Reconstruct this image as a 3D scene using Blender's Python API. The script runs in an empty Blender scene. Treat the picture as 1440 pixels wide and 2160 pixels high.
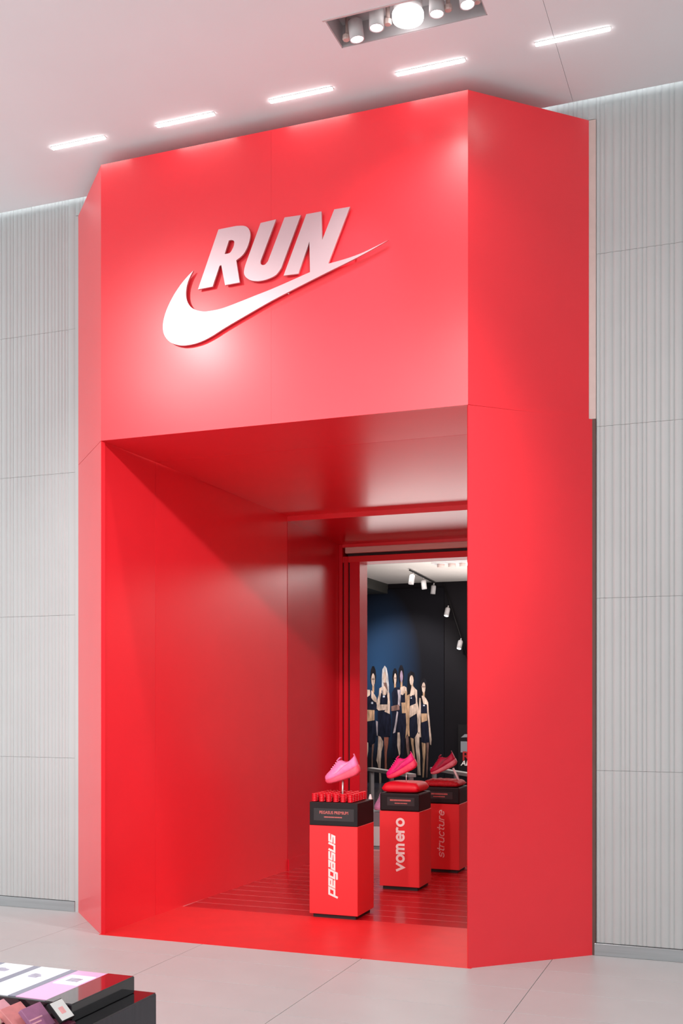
import bpy, bmesh, math, random
from mathutils import Vector, Matrix
random.seed(7)
S = bpy.context.scene
COL = S.collection

# ---------------------------------------------------------------- camera
cam_d = bpy.data.cameras.new('camera'); cam = bpy.data.objects.new('camera', cam_d); COL.objects.link(cam)
cam.location = (0, 0, 1.6)
cam.rotation_euler = (math.radians(90), 0, math.radians(20.762))
cam_d.sensor_fit = 'HORIZONTAL'; cam_d.sensor_width = 36.0
cam_d.lens = 36.0 * 2269.0 / 1440.0
cam_d.shift_y = (1470.3 - 1080.0) / 1440.0
cam_d.clip_start = 0.05; cam_d.clip_end = 200
S.camera = cam

# ---------------------------------------------------------------- world, exposure, large lights
W = bpy.data.worlds.new('hall_ambience'); S.world = W; W.use_nodes = True
W.node_tree.nodes['Background'].inputs[0].default_value = (0.97, 0.985, 1.0, 1)
W.node_tree.nodes['Background'].inputs[1].default_value = 1.5
S.view_settings.view_transform = 'Standard'; S.view_settings.look = 'None'
S.view_settings.exposure = 0.1; S.view_settings.gamma = 1.0
S.view_settings.use_curve_mapping = False
HALL_DISC_W = 42.0       # each added round hall downlight, out of view
PROJ_W = 150.0           # projector aimed at the sign
BAR_E = 14.0              # slim bars in the ceiling
COVE_E = 7.0              # LED strip above the ceiling edge
STORE_W = 18.0            # each added fill light under the store ceiling

# ---------------------------------------------------------------- materials
def mat(name, col, rough=0.5, metal=0.0, spec=0.5, coat=0.0, coat_r=0.1, emit=None, es=0.0, var=0.0, vscale=8.0, bump=0.0, bscale=60.0, stretch=None):
    m = bpy.data.materials.new(name); m.use_nodes = True
    nt = m.node_tree; b = nt.nodes['Principled BSDF']
    c = (*col, 1)
    b.inputs['Base Color'].default_value = c
    b.inputs['Roughness'].default_value = rough; b.inputs['Metallic'].default_value = metal
    b.inputs['Specular IOR Level'].default_value = spec
    b.inputs['Coat Weight'].default_value = coat; b.inputs['Coat Roughness'].default_value = coat_r
    if emit:
        b.inputs['Emission Color'].default_value = (*emit, 1); b.inputs['Emission Strength'].default_value = es
    if var > 0 or bump > 0:
        tc = nt.nodes.new('ShaderNodeTexCoord'); mp = nt.nodes.new('ShaderNodeMapping')
        nt.links.new(tc.outputs['Object'], mp.inputs['Vector'])
        if stretch: mp.inputs['Scale'].default_value = stretch
    if var > 0:
        n = nt.nodes.new('ShaderNodeTexNoise'); n.inputs['Scale'].default_value = vscale; n.inputs['Detail'].default_value = 5
        nt.links.new(mp.outputs[0], n.inputs['Vector'])
        r = nt.nodes.new('ShaderNodeValToRGB')
        r.color_ramp.elements[0].position = 0.3; r.color_ramp.elements[1].position = 0.7
        r.color_ramp.elements[0].color = (*[max(0, x * (1 - var)) for x in col], 1)
        r.color_ramp.elements[1].color = (*[min(1, x * (1 + var)) for x in col], 1)
        nt.links.new(n.outputs['Fac'], r.inputs[0]); nt.links.new(r.outputs[0], b.inputs['Base Color'])
    if bump > 0:
        n2 = nt.nodes.new('ShaderNodeTexNoise'); n2.inputs['Scale'].default_value = bscale; n2.inputs['Detail'].default_value = 3
        nt.links.new(mp.outputs[0], n2.inputs['Vector'])
        bp = nt.nodes.new('ShaderNodeBump'); bp.inputs['Strength'].default_value = bump; bp.inputs['Distance'].default_value = 0.01
        nt.links.new(n2.outputs['Fac'], bp.inputs['Height']); nt.links.new(bp.outputs[0], b.inputs['Normal'])
    return m

M = {}
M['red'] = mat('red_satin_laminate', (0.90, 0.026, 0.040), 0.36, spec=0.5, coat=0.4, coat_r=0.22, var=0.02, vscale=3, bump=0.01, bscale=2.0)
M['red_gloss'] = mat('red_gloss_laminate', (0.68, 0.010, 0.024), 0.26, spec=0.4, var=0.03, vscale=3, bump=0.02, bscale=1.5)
M['joint'] = mat('pale_plank_joint', (0.90, 0.46, 0.46), 0.35, var=0.1)
M['red_vinyl'] = mat('red_floor_vinyl', (0.80, 0.022, 0.026), 0.42, spec=0.45, var=0.04, vscale=5)
M['red_plank'] = mat('red_plank_gloss', (0.55, 0.008, 0.016), 0.2, spec=0.6, var=0.12, vscale=4, stretch=(0.4, 4, 4))
M['red_plinth'] = mat('red_plinth_paint', (0.78, 0.03, 0.036), 0.45, spec=0.4, var=0.02, vscale=4)
M['brown_gap'] = mat('dark_brown_gap', (0.12, 0.06, 0.05), 0.7, var=0.1)
M['sign'] = mat('pale_sign_metal', (0.66, 0.47, 0.495), 0.42, metal=0.8, spec=0.5, var=0.015, vscale=30, stretch=(1, 1, 20))
M['sign_edge'] = M['sign']
M['rib'] = mat('white_glazed_rib', (0.50, 0.505, 0.50), 0.33, spec=0.5, var=0.03, vscale=2.0)
M['rib_back'] = mat('grey_wall_core', (0.52, 0.52, 0.52), 0.7, var=0.04)
M['ceil'] = mat('ceiling_paint', (0.84, 0.87, 0.89), 0.85, spec=0.2, var=0.012, vscale=1.5)
M['steel'] = mat('brushed_steel_skirting', (0.42, 0.44, 0.45), 0.32, metal=0.75, var=0.08, vscale=6, stretch=(0.3, 1, 12))
M['tile'] = mat('pale_stone_tile', (0.555, 0.552, 0.545), 0.38, spec=0.4, var=0.03, vscale=2.5, bump=0.02, bscale=25)
M['grout'] = mat('grey_grout', (0.22, 0.205, 0.20), 0.8, var=0.1, vscale=30)
M['bar'] = mat('bar_light_diffuser', (0.9, 0.9, 0.9), 0.4, emit=(1, 0.965, 0.94), es=BAR_E)
M['cove'] = mat('cove_strip', (0.9, 0.9, 0.9), 0.4, emit=(0.93, 0.98, 1.0), es=COVE_E)
M['lens'] = mat('lamp_lens', (0.9, 0.9, 0.9), 0.3, emit=(0.95, 0.97, 1.0), es=6.0)
M['disc'] = mat('lamp_disc', (0.9, 0.9, 0.9), 0.3, emit=(1.0, 0.99, 0.98), es=5.0)
M['lamp_body'] = mat('lamp_body_white', (0.62, 0.58, 0.58), 0.45, var=0.03, vscale=20)
M['lamp_arm'] = mat('lamp_arm_beige', (0.62, 0.47, 0.43), 0.5, var=0.03, vscale=20)
M['lamp_dark'] = mat('lamp_cable_dark', (0.05, 0.045, 0.045), 0.6, var=0.1)
M['housing'] = mat('recess_housing', (0.50, 0.48, 0.49), 0.6, var=0.03, vscale=10)
M['beige'] = mat('shutter_box_beige', (0.78, 0.60, 0.50), 0.5, var=0.08, vscale=5, stretch=(1, 1, 20))
M['gap_red'] = mat('dark_red_gap', (0.16, 0.004, 0.008), 0.6, var=0.1)
M['slot'] = mat('black_slot', (0.012, 0.008, 0.008), 0.6, var=0.1)
M['black'] = mat('black_matt', (0.010, 0.008, 0.009), 0.5, spec=0.3, var=0.15, vscale=8)
M['black_kick'] = mat('black_kick', (0.012, 0.01, 0.01), 0.6, var=0.1)
M['plate'] = mat('label_plate_black', (0.022, 0.019, 0.02), 0.45, var=0.1)
M['print_red'] = mat('label_print_red', (0.62, 0.16, 0.14), 0.6, var=0.05)
M['sign_red'] = mat('panel_print_red', (0.42, 0.02, 0.02), 0.6, var=0.1)
M['print_white'] = mat('lettering_white', (0.90, 0.80, 0.76), 0.55, var=0.02)
M['pad'] = mat('red_cushion', (0.72, 0.004, 0.02), 0.5, var=0.04, vscale=14, bump=0.05, bscale=80)
M['pad_tex'] = mat('red_textured_pad', (0.50, 0.004, 0.014), 0.6, var=0.25, vscale=70, bump=0.6, bscale=90)
M['spring'] = mat('red_spring', (0.72, 0.008, 0.02), 0.25, spec=0.6, var=0.05, vscale=30)
M['rod'] = mat('steel_rod', (0.75, 0.72, 0.70), 0.3, metal=0.5, var=0.03)
M['hall_grey'] = mat('hall_side_grey', (0.42, 0.42, 0.43), 0.7, var=0.05, vscale=1)
M['store_grey'] = mat('store_light_grey', (0.34, 0.33, 0.33), 0.6, var=0.05)
M['bench'] = mat('bench_grey', (0.50, 0.49, 0.48), 0.45, var=0.03)
M['white'] = mat('white_paint', (0.82, 0.80, 0.78), 0.45, var=0.02)
M['grey'] = mat('grey_paint', (0.26, 0.26, 0.28), 0.5, var=0.04)
M['tablegrey'] = mat('table_grey', (0.40, 0.39, 0.39), 0.5, var=0.04)
M['store_dark'] = mat('store_black_wall', (0.008, 0.006, 0.008), 0.6, spec=0.15, var=0.2, vscale=1.2)
M['store_char'] = mat('store_charcoal', (0.045, 0.043, 0.038), 0.6, var=0.1)
M['store_ceil'] = mat('store_ceiling_paint', (0.64, 0.58, 0.54), 0.85, var=0.02)
M['store_floor'] = mat('store_dark_floor', (0.035, 0.033, 0.045), 0.25, spec=0.5, var=0.15, vscale=3)
M['mirror_black'] = mat('black_gloss_counter', (0.010, 0.009, 0.011), 0.10, spec=0.6, coat=0.5, coat_r=0.05, var=0.1, vscale=6)
M['counter_side'] = mat('dark_laminate_side', (0.03, 0.028, 0.036), 0.35, var=0.25, vscale=6, stretch=(14, 14, 0.4))
M['glass_dark'] = mat('dark_screen_glass', (0.02, 0.008, 0.012), 0.06, spec=0.7, coat=1.0, coat_r=0.03, var=0.05)
M['screen_white'] = mat('screen_white', (0.75, 0.75, 0.8), 0.12, spec=0.6, emit=(0.86, 0.88, 1.0), es=0.34, var=0.02)
M['screen_pink'] = mat('screen_pink', (0.7, 0.4, 0.62), 0.12, spec=0.6, emit=(0.85, 0.42, 0.70), es=0.30, var=0.02)
M['screen_grey'] = mat('screen_grey', (0.2, 0.2, 0.26), 0.12, spec=0.6, emit=(0.3, 0.3, 0.42), es=0.22, var=0.02)
M['screen_smudge'] = mat('screen_picture', (0.3, 0.27, 0.34), 0.12, spec=0.6, emit=(0.40, 0.38, 0.50), es=0.4, var=0.5, vscale=60)
M['pinkbox'] = mat('pink_carton', (0.72, 0.36, 0.42), 0.4, var=0.06, vscale=40)
M['coral'] = mat('coral_carton', (0.68, 0.24, 0.24), 0.4, var=0.1, vscale=40)
M['mauve'] = mat('mauve_carton', (0.36, 0.14, 0.26), 0.35, var=0.1, vscale=40)
M['wine'] = mat('wine_tray', (0.10, 0.008, 0.03), 0.15, spec=0.6, var=0.1)
M['card'] = mat('white_card', (0.72, 0.72, 0.70), 0.5, var=0.02)
M['card_pink'] = mat('card_pink_print', (0.80, 0.38, 0.38), 0.5, var=0.08, vscale=90)
M['beige_puff'] = mat('beige_sponge', (0.72, 0.52, 0.42), 0.7, var=0.08, vscale=50, bump=0.2, bscale=120)
# mural print
M['mural_bg'] = mat('mural_print_night', (0.012, 0.02, 0.035), 0.6, spec=0.08, var=0.3, vscale=2)
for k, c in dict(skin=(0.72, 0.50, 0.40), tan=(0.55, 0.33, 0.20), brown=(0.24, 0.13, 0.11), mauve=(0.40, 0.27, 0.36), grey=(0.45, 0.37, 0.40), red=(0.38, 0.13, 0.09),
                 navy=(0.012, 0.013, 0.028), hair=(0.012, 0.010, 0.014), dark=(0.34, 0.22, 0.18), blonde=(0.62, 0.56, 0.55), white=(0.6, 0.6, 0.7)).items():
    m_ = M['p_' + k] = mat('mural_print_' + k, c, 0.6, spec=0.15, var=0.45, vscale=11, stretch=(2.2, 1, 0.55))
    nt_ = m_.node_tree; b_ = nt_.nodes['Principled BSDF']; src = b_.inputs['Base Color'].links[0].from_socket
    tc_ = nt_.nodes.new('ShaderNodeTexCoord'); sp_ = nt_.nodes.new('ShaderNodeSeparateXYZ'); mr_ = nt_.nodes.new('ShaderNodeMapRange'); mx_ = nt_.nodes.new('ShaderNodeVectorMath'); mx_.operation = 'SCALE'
    mr_.inputs['From Min'].default_value = 0.1; mr_.inputs['From Max'].default_value = 1.35; mr_.inputs['To Min'].default_value = 0.30; mr_.inputs['To Max'].default_value = 1.05  # figure shading put into the print colour, darker towards the feet
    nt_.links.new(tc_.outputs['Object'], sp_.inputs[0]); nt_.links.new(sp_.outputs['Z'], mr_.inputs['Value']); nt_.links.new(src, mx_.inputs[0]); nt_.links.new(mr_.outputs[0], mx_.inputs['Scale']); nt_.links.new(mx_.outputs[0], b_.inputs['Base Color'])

# ---------------------------------------------------------------- helpers
def tag(o, label, cat, group=None):
    o['label'] = label; o['category'] = cat
    if group: o['group'] = group
    return o
def struct(o): o['kind'] = 'structure'; return o
def link(name, me, m, parent=None, loc=None):
    o = bpy.data.objects.new(name, me); COL.objects.link(o)
    if m is not None and len(me.materials) == 0: me.materials.append(m)
    if parent: o.parent = parent
    if loc: o.location = loc
    return o
def empty(name, loc, rot=None):
    o = bpy.data.objects.new(name, None); COL.objects.link(o); o.location = loc; o.empty_display_size = 0.1
    if rot: o.rotation_euler = rot
    return o
def finish(bm, name, smooth=False):
    bmesh.ops.recalc_face_normals(bm, faces=bm.faces)
    me = bpy.data.meshes.new(name); bm.to_mesh(me); bm.free()
    if smooth:
        for p in me.polygons: p.use_smooth = True
    return me
def bm_box(bm, x0, x1, y0, y1, z0, z1, bevel=0.0, seg=1):
    vs = [bm.verts.new(p) for p in ((x0,y0,z0),(x1,y0,z0),(x1,y1,z0),(x0,y1,z0),(x0,y0,z1),(x1,y0,z1),(x1,y1,z1),(x0,y1,z1))]
    fs = [bm.faces.new([vs[i] for i in q]) for q in ((0,3,2,1),(4,5,6,7),(0,1,5,4),(1,2,6,5),(2,3,7,6),(3,0,4,7))]
    if bevel > 0:
        es = list({e for f in fs for e in f.edges})
        bmesh.ops.bevel(bm, geom=es, offset=bevel, segments=seg, affect='EDGES', profile=0.5)
def box_me(name, x0, x1, y0, y1, z0, z1, bevel=0.0, seg=1):
    bm = bmesh.new(); bm_box(bm, x0, x1, y0, y1, z0, z1, bevel, seg); return finish(bm, name)
def box(name, x0, x1, y0, y1, z0, z1, m, parent=None, bevel=0.0, seg=1):
    ox, oy, oz = (parent.location if parent else (0, 0, 0))
    return link(name, box_me(name, x0-ox, x1-ox, y0-oy, y1-oy, z0-oz, z1-oz, bevel, seg), m, parent)
def bm_prism(bm, pts, vec):
    a = [bm.verts.new(p) for p in pts]; b = [bm.verts.new(Vector(p) + Vector(vec)) for p in pts]
    bm.faces.new(a); bm.faces.new(list(reversed(b)))
    n = len(pts)
    for i in range(n): bm.faces.new((a[i], b[i], b[(i+1) % n], a[(i+1) % n]))
def prism(name, pts, vec, m, parent=None):
    bm = bmesh.new(); o = Vector(parent.location) if parent else Vector((0,0,0))
    bm_prism(bm, [Vector(p) - o for p in pts], vec); return link(name, finish(bm, name), m, parent)
def bm_lathe(bm, prof, n=24, axis=Matrix.Identity(4), cap=True):
    rings = []
    for r, z in prof:
        rings.append([bm.verts.new(axis @ Vector((r*math.cos(2*math.pi*i/n), r*math.sin(2*math.pi*i/n), z))) for i in range(n)])
    for a, b in zip(rings, rings[1:]):
        for i in range(n): bm.faces.new((a[i], a[(i+1) % n], b[(i+1) % n], b[i]))
    if cap:
        bm.faces.new(list(reversed(rings[0]))); bm.faces.new(rings[-1])
def lathe(name, prof, m, parent=None, n=24, mtx=Matrix.Identity(4), smooth=True):
    bm = bmesh.new(); bm_lathe(bm, prof, n, mtx); me = finish(bm, name)
    if smooth:
        for p in me.polygons: p.use_smooth = len(p.vertices) == 4
    return link(name, me, m, parent)
def tube_mtx(a, b):
    a = Vector(a); b = Vector(b); d = (b - a)
    return Matrix.Translation(a) @ d.to_track_quat('Z', 'Y').to_matrix().to_4x4(), d.length
def tube(name, a, b, r, m, parent=None, n=12):
    mt, L = tube_mtx(a, b); return lathe(name, [(r, 0), (r, L)], m, parent, n, mt)
def local(parent, p): return tuple(Vector(p) - Vector(parent.location))
def copy_tree(o, parent=None):
    c = o.copy(); COL.objects.link(c); c.parent = parent
    for ch in list(o.children): copy_tree(ch, c)
    return c
# ================================================================ SETTING: HALL
ZC = 5.275          # hall ceiling
YF = 6.193          # portal front plane
YW = 6.80           # hall wall plane
XL0, XR0 = -4.077, -1.551
XL1, XR1 = -4.696, -0.909
HP, HS = 5.18, 3.324

# floor: grout bed + stone tiles
fl = struct(box('floor', -9, 6, -4, 6.9, -0.06, -0.006, M['grout']))
TX, TY = 1.0935, 0.45
tile_me = box_me('floor_tile', 0.0017, TX-0.0017, 0.0015, TY-0.0015, -0.0062, 0.0, 0.0006)
tile_me.materials.append(M['tile'])
for i in range(-5, 6):
    for j in range(-15, 3):
        x = -2.2175 + i*TX; y = 5.86 + j*TY
        if y > 6.8: continue
        link('floor_tile', tile_me, None, fl, (x, y, 0))
# floor beyond the laid tiles, same level
bm = bmesh.new()
x0, x1, y0, y1 = -2.2175-5*TX, -2.2175+6*TX, 5.86-15*TY, 6.9
bm_box(bm, -9, x0, -4, 6.9, -0.0062, 0); bm_box(bm, x1, 6, -4, 6.9, -0.0062, 0); bm_box(bm, x0, x1, -4, y0, -0.0062, 0)
link('floor_margin', finish(bm, 'floor_margin'), M['tile'], fl)

# ceiling panels (recess for the spot box, hairline seam)
ce = struct(empty('ceiling', (0, 0, ZC)))
BX0, BX1, BY0, BY1 = -2.158, -1.319, 5.438, 5.70
SX = -1.018
def cpan(x0, x1, y0, y1): box('ceiling_panel', x0, x1, y0, y1, ZC, ZC+0.04, M['ceil'], ce)
for a, b in ((-9, SX-0.001), (SX+0.001, 6)):
    cpan(a, b, -4, BY0); cpan(a, b, BY1, 6.72)
cpan(-9, BX0, BY0, BY1); cpan(BX1, SX-0.001, BY0, BY1); cpan(SX+0.001, 6, BY0, BY1)
box('seam_backing', SX-0.03, SX+0.03, -4, 6.7, ZC+0.04, ZC+0.05, M['housing'], ce)
box('cove_roof', -9, 6, 6.1, 6.95, ZC+0.32, ZC+0.36, M['ceil'], ce)
box('cove_back', -9, 6, 6.30, 6.34, ZC+0.04, ZC+0.32, M['ceil'], ce)
box('cove_light_strip', -9, 6, 6.64, 6.66, ZC+0.045, ZC+0.075, M['cove'], ce)

# ribbed walls
def rib_profile(width, rnd):
    xs = []; x = 0.0; ribs = []
    while x < width - 0.02:
        w = rnd.choice((0.024, 0.028, 0.034, 0.034, 0.042, 0.050)); w = min(w, width - x)
        if width - (x + w) < 0.02: w = width - x
        ribs.append((x, w)); x += w
    pts = []
    for (x, w) in ribs:
        dpt = 0.002 + 0.10*w + rnd.uniform(-0.0005, 0.001)
        for k in range(7):
            t = k/7.0; pts.append((x + w*t, dpt*math.sqrt(max(0.0, 1 - (2*t-1)**2))))
    pts.append((width, 0.0))
    return pts
ROWS = [0.078, 1.145, 2.212, 3.276, 4.345, 5.56]
PW = 0.56
def panel_mesh(width, z0, z1, seed):
    rnd = random.Random(seed); prof = rib_profile(width, rnd)
    bm = bmesh.new(); g = 0.0008
    a = [bm.verts.new((x, -d, z0+g)) for x, d in prof]; b = [bm.verts.new((x, -d, z1-g)) for x, d in prof]
    for i in range(len(prof)-1): bm.faces.new((a[i], a[i+1], b[i+1], b[i]))
    c = [bm.verts.new(p) for p in ((0, 0.012, z0+g), (width, 0.012, z0+g), (width, 0.012, z1-g), (0, 0.012, z1-g))]
    bm.faces.new((c[0], c[3], c[2], c[1]))
    bm.faces.new([c[0], c[1]] + list(reversed(a))); bm.faces.new(b + [c[2], c[3]])
    bm.faces.new((a[0], b[0], c[3], c[0])); bm.faces.new((a[-1], c[1], c[2], b[-1]))
    me = finish(bm, 'ribbed_panel', True)
    me.set_sharp_from_angle(angle=math.radians(50))
    return me
def ribbed_wall(name, xs, base):
    w = struct(box(name, xs[0], xs[-1], YW+0.012, YW+0.14, 0, 5.6, M['rib_back']))
    for ci, (xa, xb) in enumerate(zip(xs, xs[1:])):
        for ri in range(5):
            me = panel_mesh(xb-xa, ROWS[ri], ROWS[ri+1], base + ci)
            link('ribbed_panel', me, M['rib'], w, (xa, YW, 0))
    return w
xl = [XL1 - 0.0 - PW*k for k in range(6, -1, -1)]
xr = [XR1 + 0.02 + PW*k for k in range(0, 8)]
ribbed_wall('wall_left', xl, 100); ribbed_wall('wall_right', xr, 200)
struct(box('wall_added_right', 6, 6.1, -4, 6.94, 0, 5.6, M['hall_grey']))  # unseen wall added to cut light from the open right side
wc = struct(box('wall_centre', XL1, XR1+0.02, YW+0.012, YW+0.14, 5.185, 5.6, M['rib_back']))
for k in range(3):
    link('ribbed_panel', panel_mesh(PW, 5.185, ROWS[5], 300+k), M['rib'], wc, (XR1+0.02-PW*(k+1), YW, 0))
    link('ribbed_panel', panel_mesh(PW, 5.185, ROWS[5], 310+k), M['rib'], wc, (XL1+PW*k, YW, 0))
struct(box('wall_side', -9, xl[0], YW, YW+0.14, 0, 5.6, M['rib'])); struct(box('wall_far_side', xr[-1], 6, YW, YW+0.14, 0, 5.6, M['rib']))
for nm, a, b in (('baseboard_left', xl[0], XL1+0.0), ('baseboard_right', XR1+0.01, xr[-1])):
    struct(box(nm, a, b, YW-0.016, YW+0.012, 0, 0.075, M['steel'], bevel=0.002))

# ================================================================ PORTAL
po = empty('entrance_portal', (-2.81, 6.5, 0))
tag(po, 'tall red splayed entrance portal projecting from the ribbed white wall', 'portal')
xs = -2.822
# front fascia, two boards with a hairline joint
box('fascia_panel', XL0, xs-0.0003, YF, YF+0.03, HS, HP, M['red'], po)
box('fascia_panel', xs+0.0003, XR0, YF, YF+0.03, HS, HP, M['red'], po)
# splayed returns
def splay(x0, x1, z0, z1, name='return_panel', y1=YW-0.012):
    s = 1 if x1 > x0 else -1
    pts = [(x0, YF+0.0005, z0), (x1, y1, z0), (x1 - s*0.03, y1, z0), (x0 - s*0.012, YF+0.03, z0)]
    prism(name, pts, (0, 0, z1-z0), M['red'], po)
splay(XR0, XR1, 0.0, HS-0.0015); splay(XR0, XR1-0.023, HS+0.0015, HP)
splay(XL0, XL1+0.03, 0.0, HS-0.0015); splay(XL0, XL1+0.03, HS+0.0015, HP)
# dark gap strips where the portal meets the wall
box('edge_gap_strip', XR1-0.035, XR1+0.0195, YW-0.014, YW+0.012, 0.0, HS, M['brown_gap'], po)
box('edge_gap_strip', XR1-0.06, XR1+0.0195, YW-0.010, YW+0.012, HS, HP, M['lamp_arm'], po)
box('edge_gap_strip', XL1+0.0005, XL1+0.06, YW-0.010, YW+0.012, 0.0, HP, M['rib'], po)
# top cover
prism('top_cover', [(XL0, YF+0.03, HP-0.02), (XR0, YF+0.03, HP-0.02), (XR1-0.06, YW-0.02, HP-0.02), (XL1+0.07, YW-0.02, HP-0.02)], (0, 0, 0.012), M['red'], po)
# tunnel side walls
YB, YJ = 9.10, 10.40
XA, XB = -4.055, -3.97
XRA, XRB = -1.575, -1.66
def sidewall(pts, z0, z1, m, name='side_panel'): prism(name, [(x, y, z0) for x, y in pts], (0, 0, z1-z0), m, po)
ys = 6.885
sidewall([(XL0+0.0, YF+0.03), (XA-0.012, ys-0.002), (XA-0.06, ys-0.002), (XL0-0.04, YF+0.07)], 0.0, HS, M['red'])
sidewall([(XA-0.012, ys+0.002), (-3.985, YB), (-4.04, YB), (XA-0.06, ys+0.002)], 0.0, HS, M['red'])
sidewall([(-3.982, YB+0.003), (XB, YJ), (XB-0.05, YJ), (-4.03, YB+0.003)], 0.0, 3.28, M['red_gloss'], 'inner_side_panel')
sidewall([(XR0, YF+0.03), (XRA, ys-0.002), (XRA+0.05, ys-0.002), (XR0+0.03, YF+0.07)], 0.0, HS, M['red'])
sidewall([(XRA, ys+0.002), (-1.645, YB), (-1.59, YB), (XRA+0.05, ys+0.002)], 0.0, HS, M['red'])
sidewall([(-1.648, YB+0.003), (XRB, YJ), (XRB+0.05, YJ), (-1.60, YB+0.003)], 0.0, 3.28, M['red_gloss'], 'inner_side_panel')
# soffits
prism('soffit_panel', [(XL0, YF+0.03, HS), (XR0, YF+0.03, HS), (XRA, 6.86, HS-0.008), (XA, 6.86, HS-0.008)], (0, 0, 0.03), M['red'], po)
prism('soffit_panel', [(XA, 6.864, HS-0.008), (XRA, 6.864, HS-0.008), (-1.64, YB-0.001, 3.268), (-3.99, YB-0.001, 3.268)], (0, 0, 0.03), M['red'], po)
box('soffit_recess', -4.0, -1.63, YB-0.012, YB+0.02, 3.285, 3.31, M['gap_red'], po)
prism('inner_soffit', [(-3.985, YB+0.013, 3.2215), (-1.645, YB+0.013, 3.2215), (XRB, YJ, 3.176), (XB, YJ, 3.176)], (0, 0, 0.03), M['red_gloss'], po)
box('soffit_step', -3.985, -1.645, YB+0.0005, YB+0.012, 3.2215, 3.290, M['red'], po)
# skirtings of the inner section
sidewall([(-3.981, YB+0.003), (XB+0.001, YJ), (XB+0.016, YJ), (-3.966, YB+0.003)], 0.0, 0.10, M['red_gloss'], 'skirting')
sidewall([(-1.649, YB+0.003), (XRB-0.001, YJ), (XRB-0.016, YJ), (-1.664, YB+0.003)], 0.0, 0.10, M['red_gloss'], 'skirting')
# jambs with shutter guides
for s, xe in ((1, XB), (-1, XRB)):
    def jb(nm, a, b, y0, y1, z1, m, bev=0.003):
        x0, x1 = sorted((xe + s*a, xe + s*b)); box(nm, x0, x1, y0, y1, 0.0, z1, m, po, bev)
    jb('jamb_edge', 0.0, 0.038, YJ-0.005, YJ+0.25, 3.176, M['red_gloss'])
    jb('guide_groove', 0.038, 0.052, YJ+0.03, YJ+0.25, 3.05, M['slot'], 0)
    jb('shutter_guide', 0.052, 0.098, YJ+0.0, YJ+0.25, 3.05, M['red_gloss'])
    jb('guide_groove', 0.098, 0.112, YJ+0.03, YJ+0.25, 3.05, M['slot'], 0)
    jb('jamb', 0.112, 0.222, YJ+0.012, YJ+0.25, 3.05, M['red_gloss'])
box('lintel', XB, XRB, YJ+0.01, YJ+0.25, 2.99, 3.052, M['red_plinth'], po, 0.002)
box('lintel_head', XB, XRB, YJ+0.002, YJ+0.25, 3.144, 3.30, M['red'], po)
sh = box('roller_shutter_box', XB+0.07, XRB-0.07, YJ-0.012, YJ+0.23, 3.082, 3.143, M['beige'], None, 0.004)
tag(sh, 'beige roller shutter housing under the red lintel at the tunnel end', 'shutter')
box('shutter_slot', XB+0.09, XRB-0.09, YJ+0.02, YJ+0.2, 3.054, 3.081, M['slot'], sh)
# threshold and planks
tf = box('threshold_floor', XL0-0.02, XR0+0.02, YF, 7.255, -0.005, 0.0015, M['red_vinyl'], po)
fs = struct(box('floor_passage', -4.25, -1.35, 6.92, 10.68, -0.05, -0.0006, M['joint']))
pl = box_me('floor_plank', -4.04, -1.59, 0.0, 0.1905, -0.0045, 0.0, 0.0003, 1); pl.materials.append(M['red_plank'])
for k in range(17): link('floor_plank', pl, None, fs, (0, 7.257 + 0.198*k, 0))
box('tunnel_roof', -4.05, -1.58, 6.95, 10.64, 3.36, 3.40, M['slot'], po)

# ================================================================ RUN SIGN
sg = empty('shop_sign', (-2.81, 6.16, 4.2))
tag(sg, 'large pale metal sign reading RUN above a sweeping curved tick', 'sign')
SWOOSH = [(-3.361, 4.357), (-3.395, 4.3), (-3.412, 4.243), (-3.411, 4.183), (-3.388, 4.134), (-3.348, 4.103), (-3.287, 4.083), (-3.221, 4.081), (-3.142, 4.088), (-3.037, 4.11), (-2.934, 4.134), (-2.806, 4.163), (-2.68, 4.196), (-2.545, 4.233), (-2.423, 4.268), (-2.311, 4.281), (-2.192, 4.305), (-2.032, 4.356), (-2.132, 4.316), (-2.251, 4.273), (-2.432, 4.215), (-2.617, 4.154), (-2.806, 4.089), (-2.985, 4.019), (-3.128, 3.961), (-3.234, 3.914), (-3.314, 3.889), (-3.395, 3.88), (-3.462, 3.886), (-3.531, 3.915), (-3.572, 3.962), (-3.585, 4.013), (-3.578, 4.072), (-3.551, 4.141), (-3.503, 4.219), (-3.449, 4.283), (-3.401, 4.327)]
LR = [(-3.179, 4.595), (-3.057, 4.598), (-3.005, 4.592), (-2.972, 4.575), (-2.954, 4.54), (-2.957, 4.499), (-2.975, 4.45), (-3.005, 4.408), (-3.053, 4.379), (-3.028, 4.235), (-3.132, 4.232), (-3.159, 4.364), (-3.171, 4.361), (-3.221, 4.235), (-3.327, 4.231)]
LRH = [(-3.105, 4.513), (-3.083, 4.513), (-3.067, 4.501), (-3.07, 4.472), (-3.087, 4.443), (-3.102, 4.432), (-3.135, 4.431)]
LU = [(-2.882, 4.59), (-2.775, 4.596), (-2.882, 4.351), (-2.882, 4.334), (-2.869, 4.323), (-2.85, 4.324), (-2.831, 4.341), (-2.717, 4.599), (-2.607, 4.596), (-2.74, 4.285), (-2.774, 4.249), (-2.825, 4.231), (-2.882, 4.225), (-2.934, 4.232), (-2.972, 4.251), (-2.996, 4.28), (-2.996, 4.315), (-2.983, 4.354)]
LN = [(-2.57, 4.596), (-2.469, 4.597), (-2.464, 4.42), (-2.384, 4.596), (-2.281, 4.595), (-2.423, 4.268), (-2.545, 4.233), (-2.549, 4.423), (-2.623, 4.234), (-2.724, 4.236)]
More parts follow.
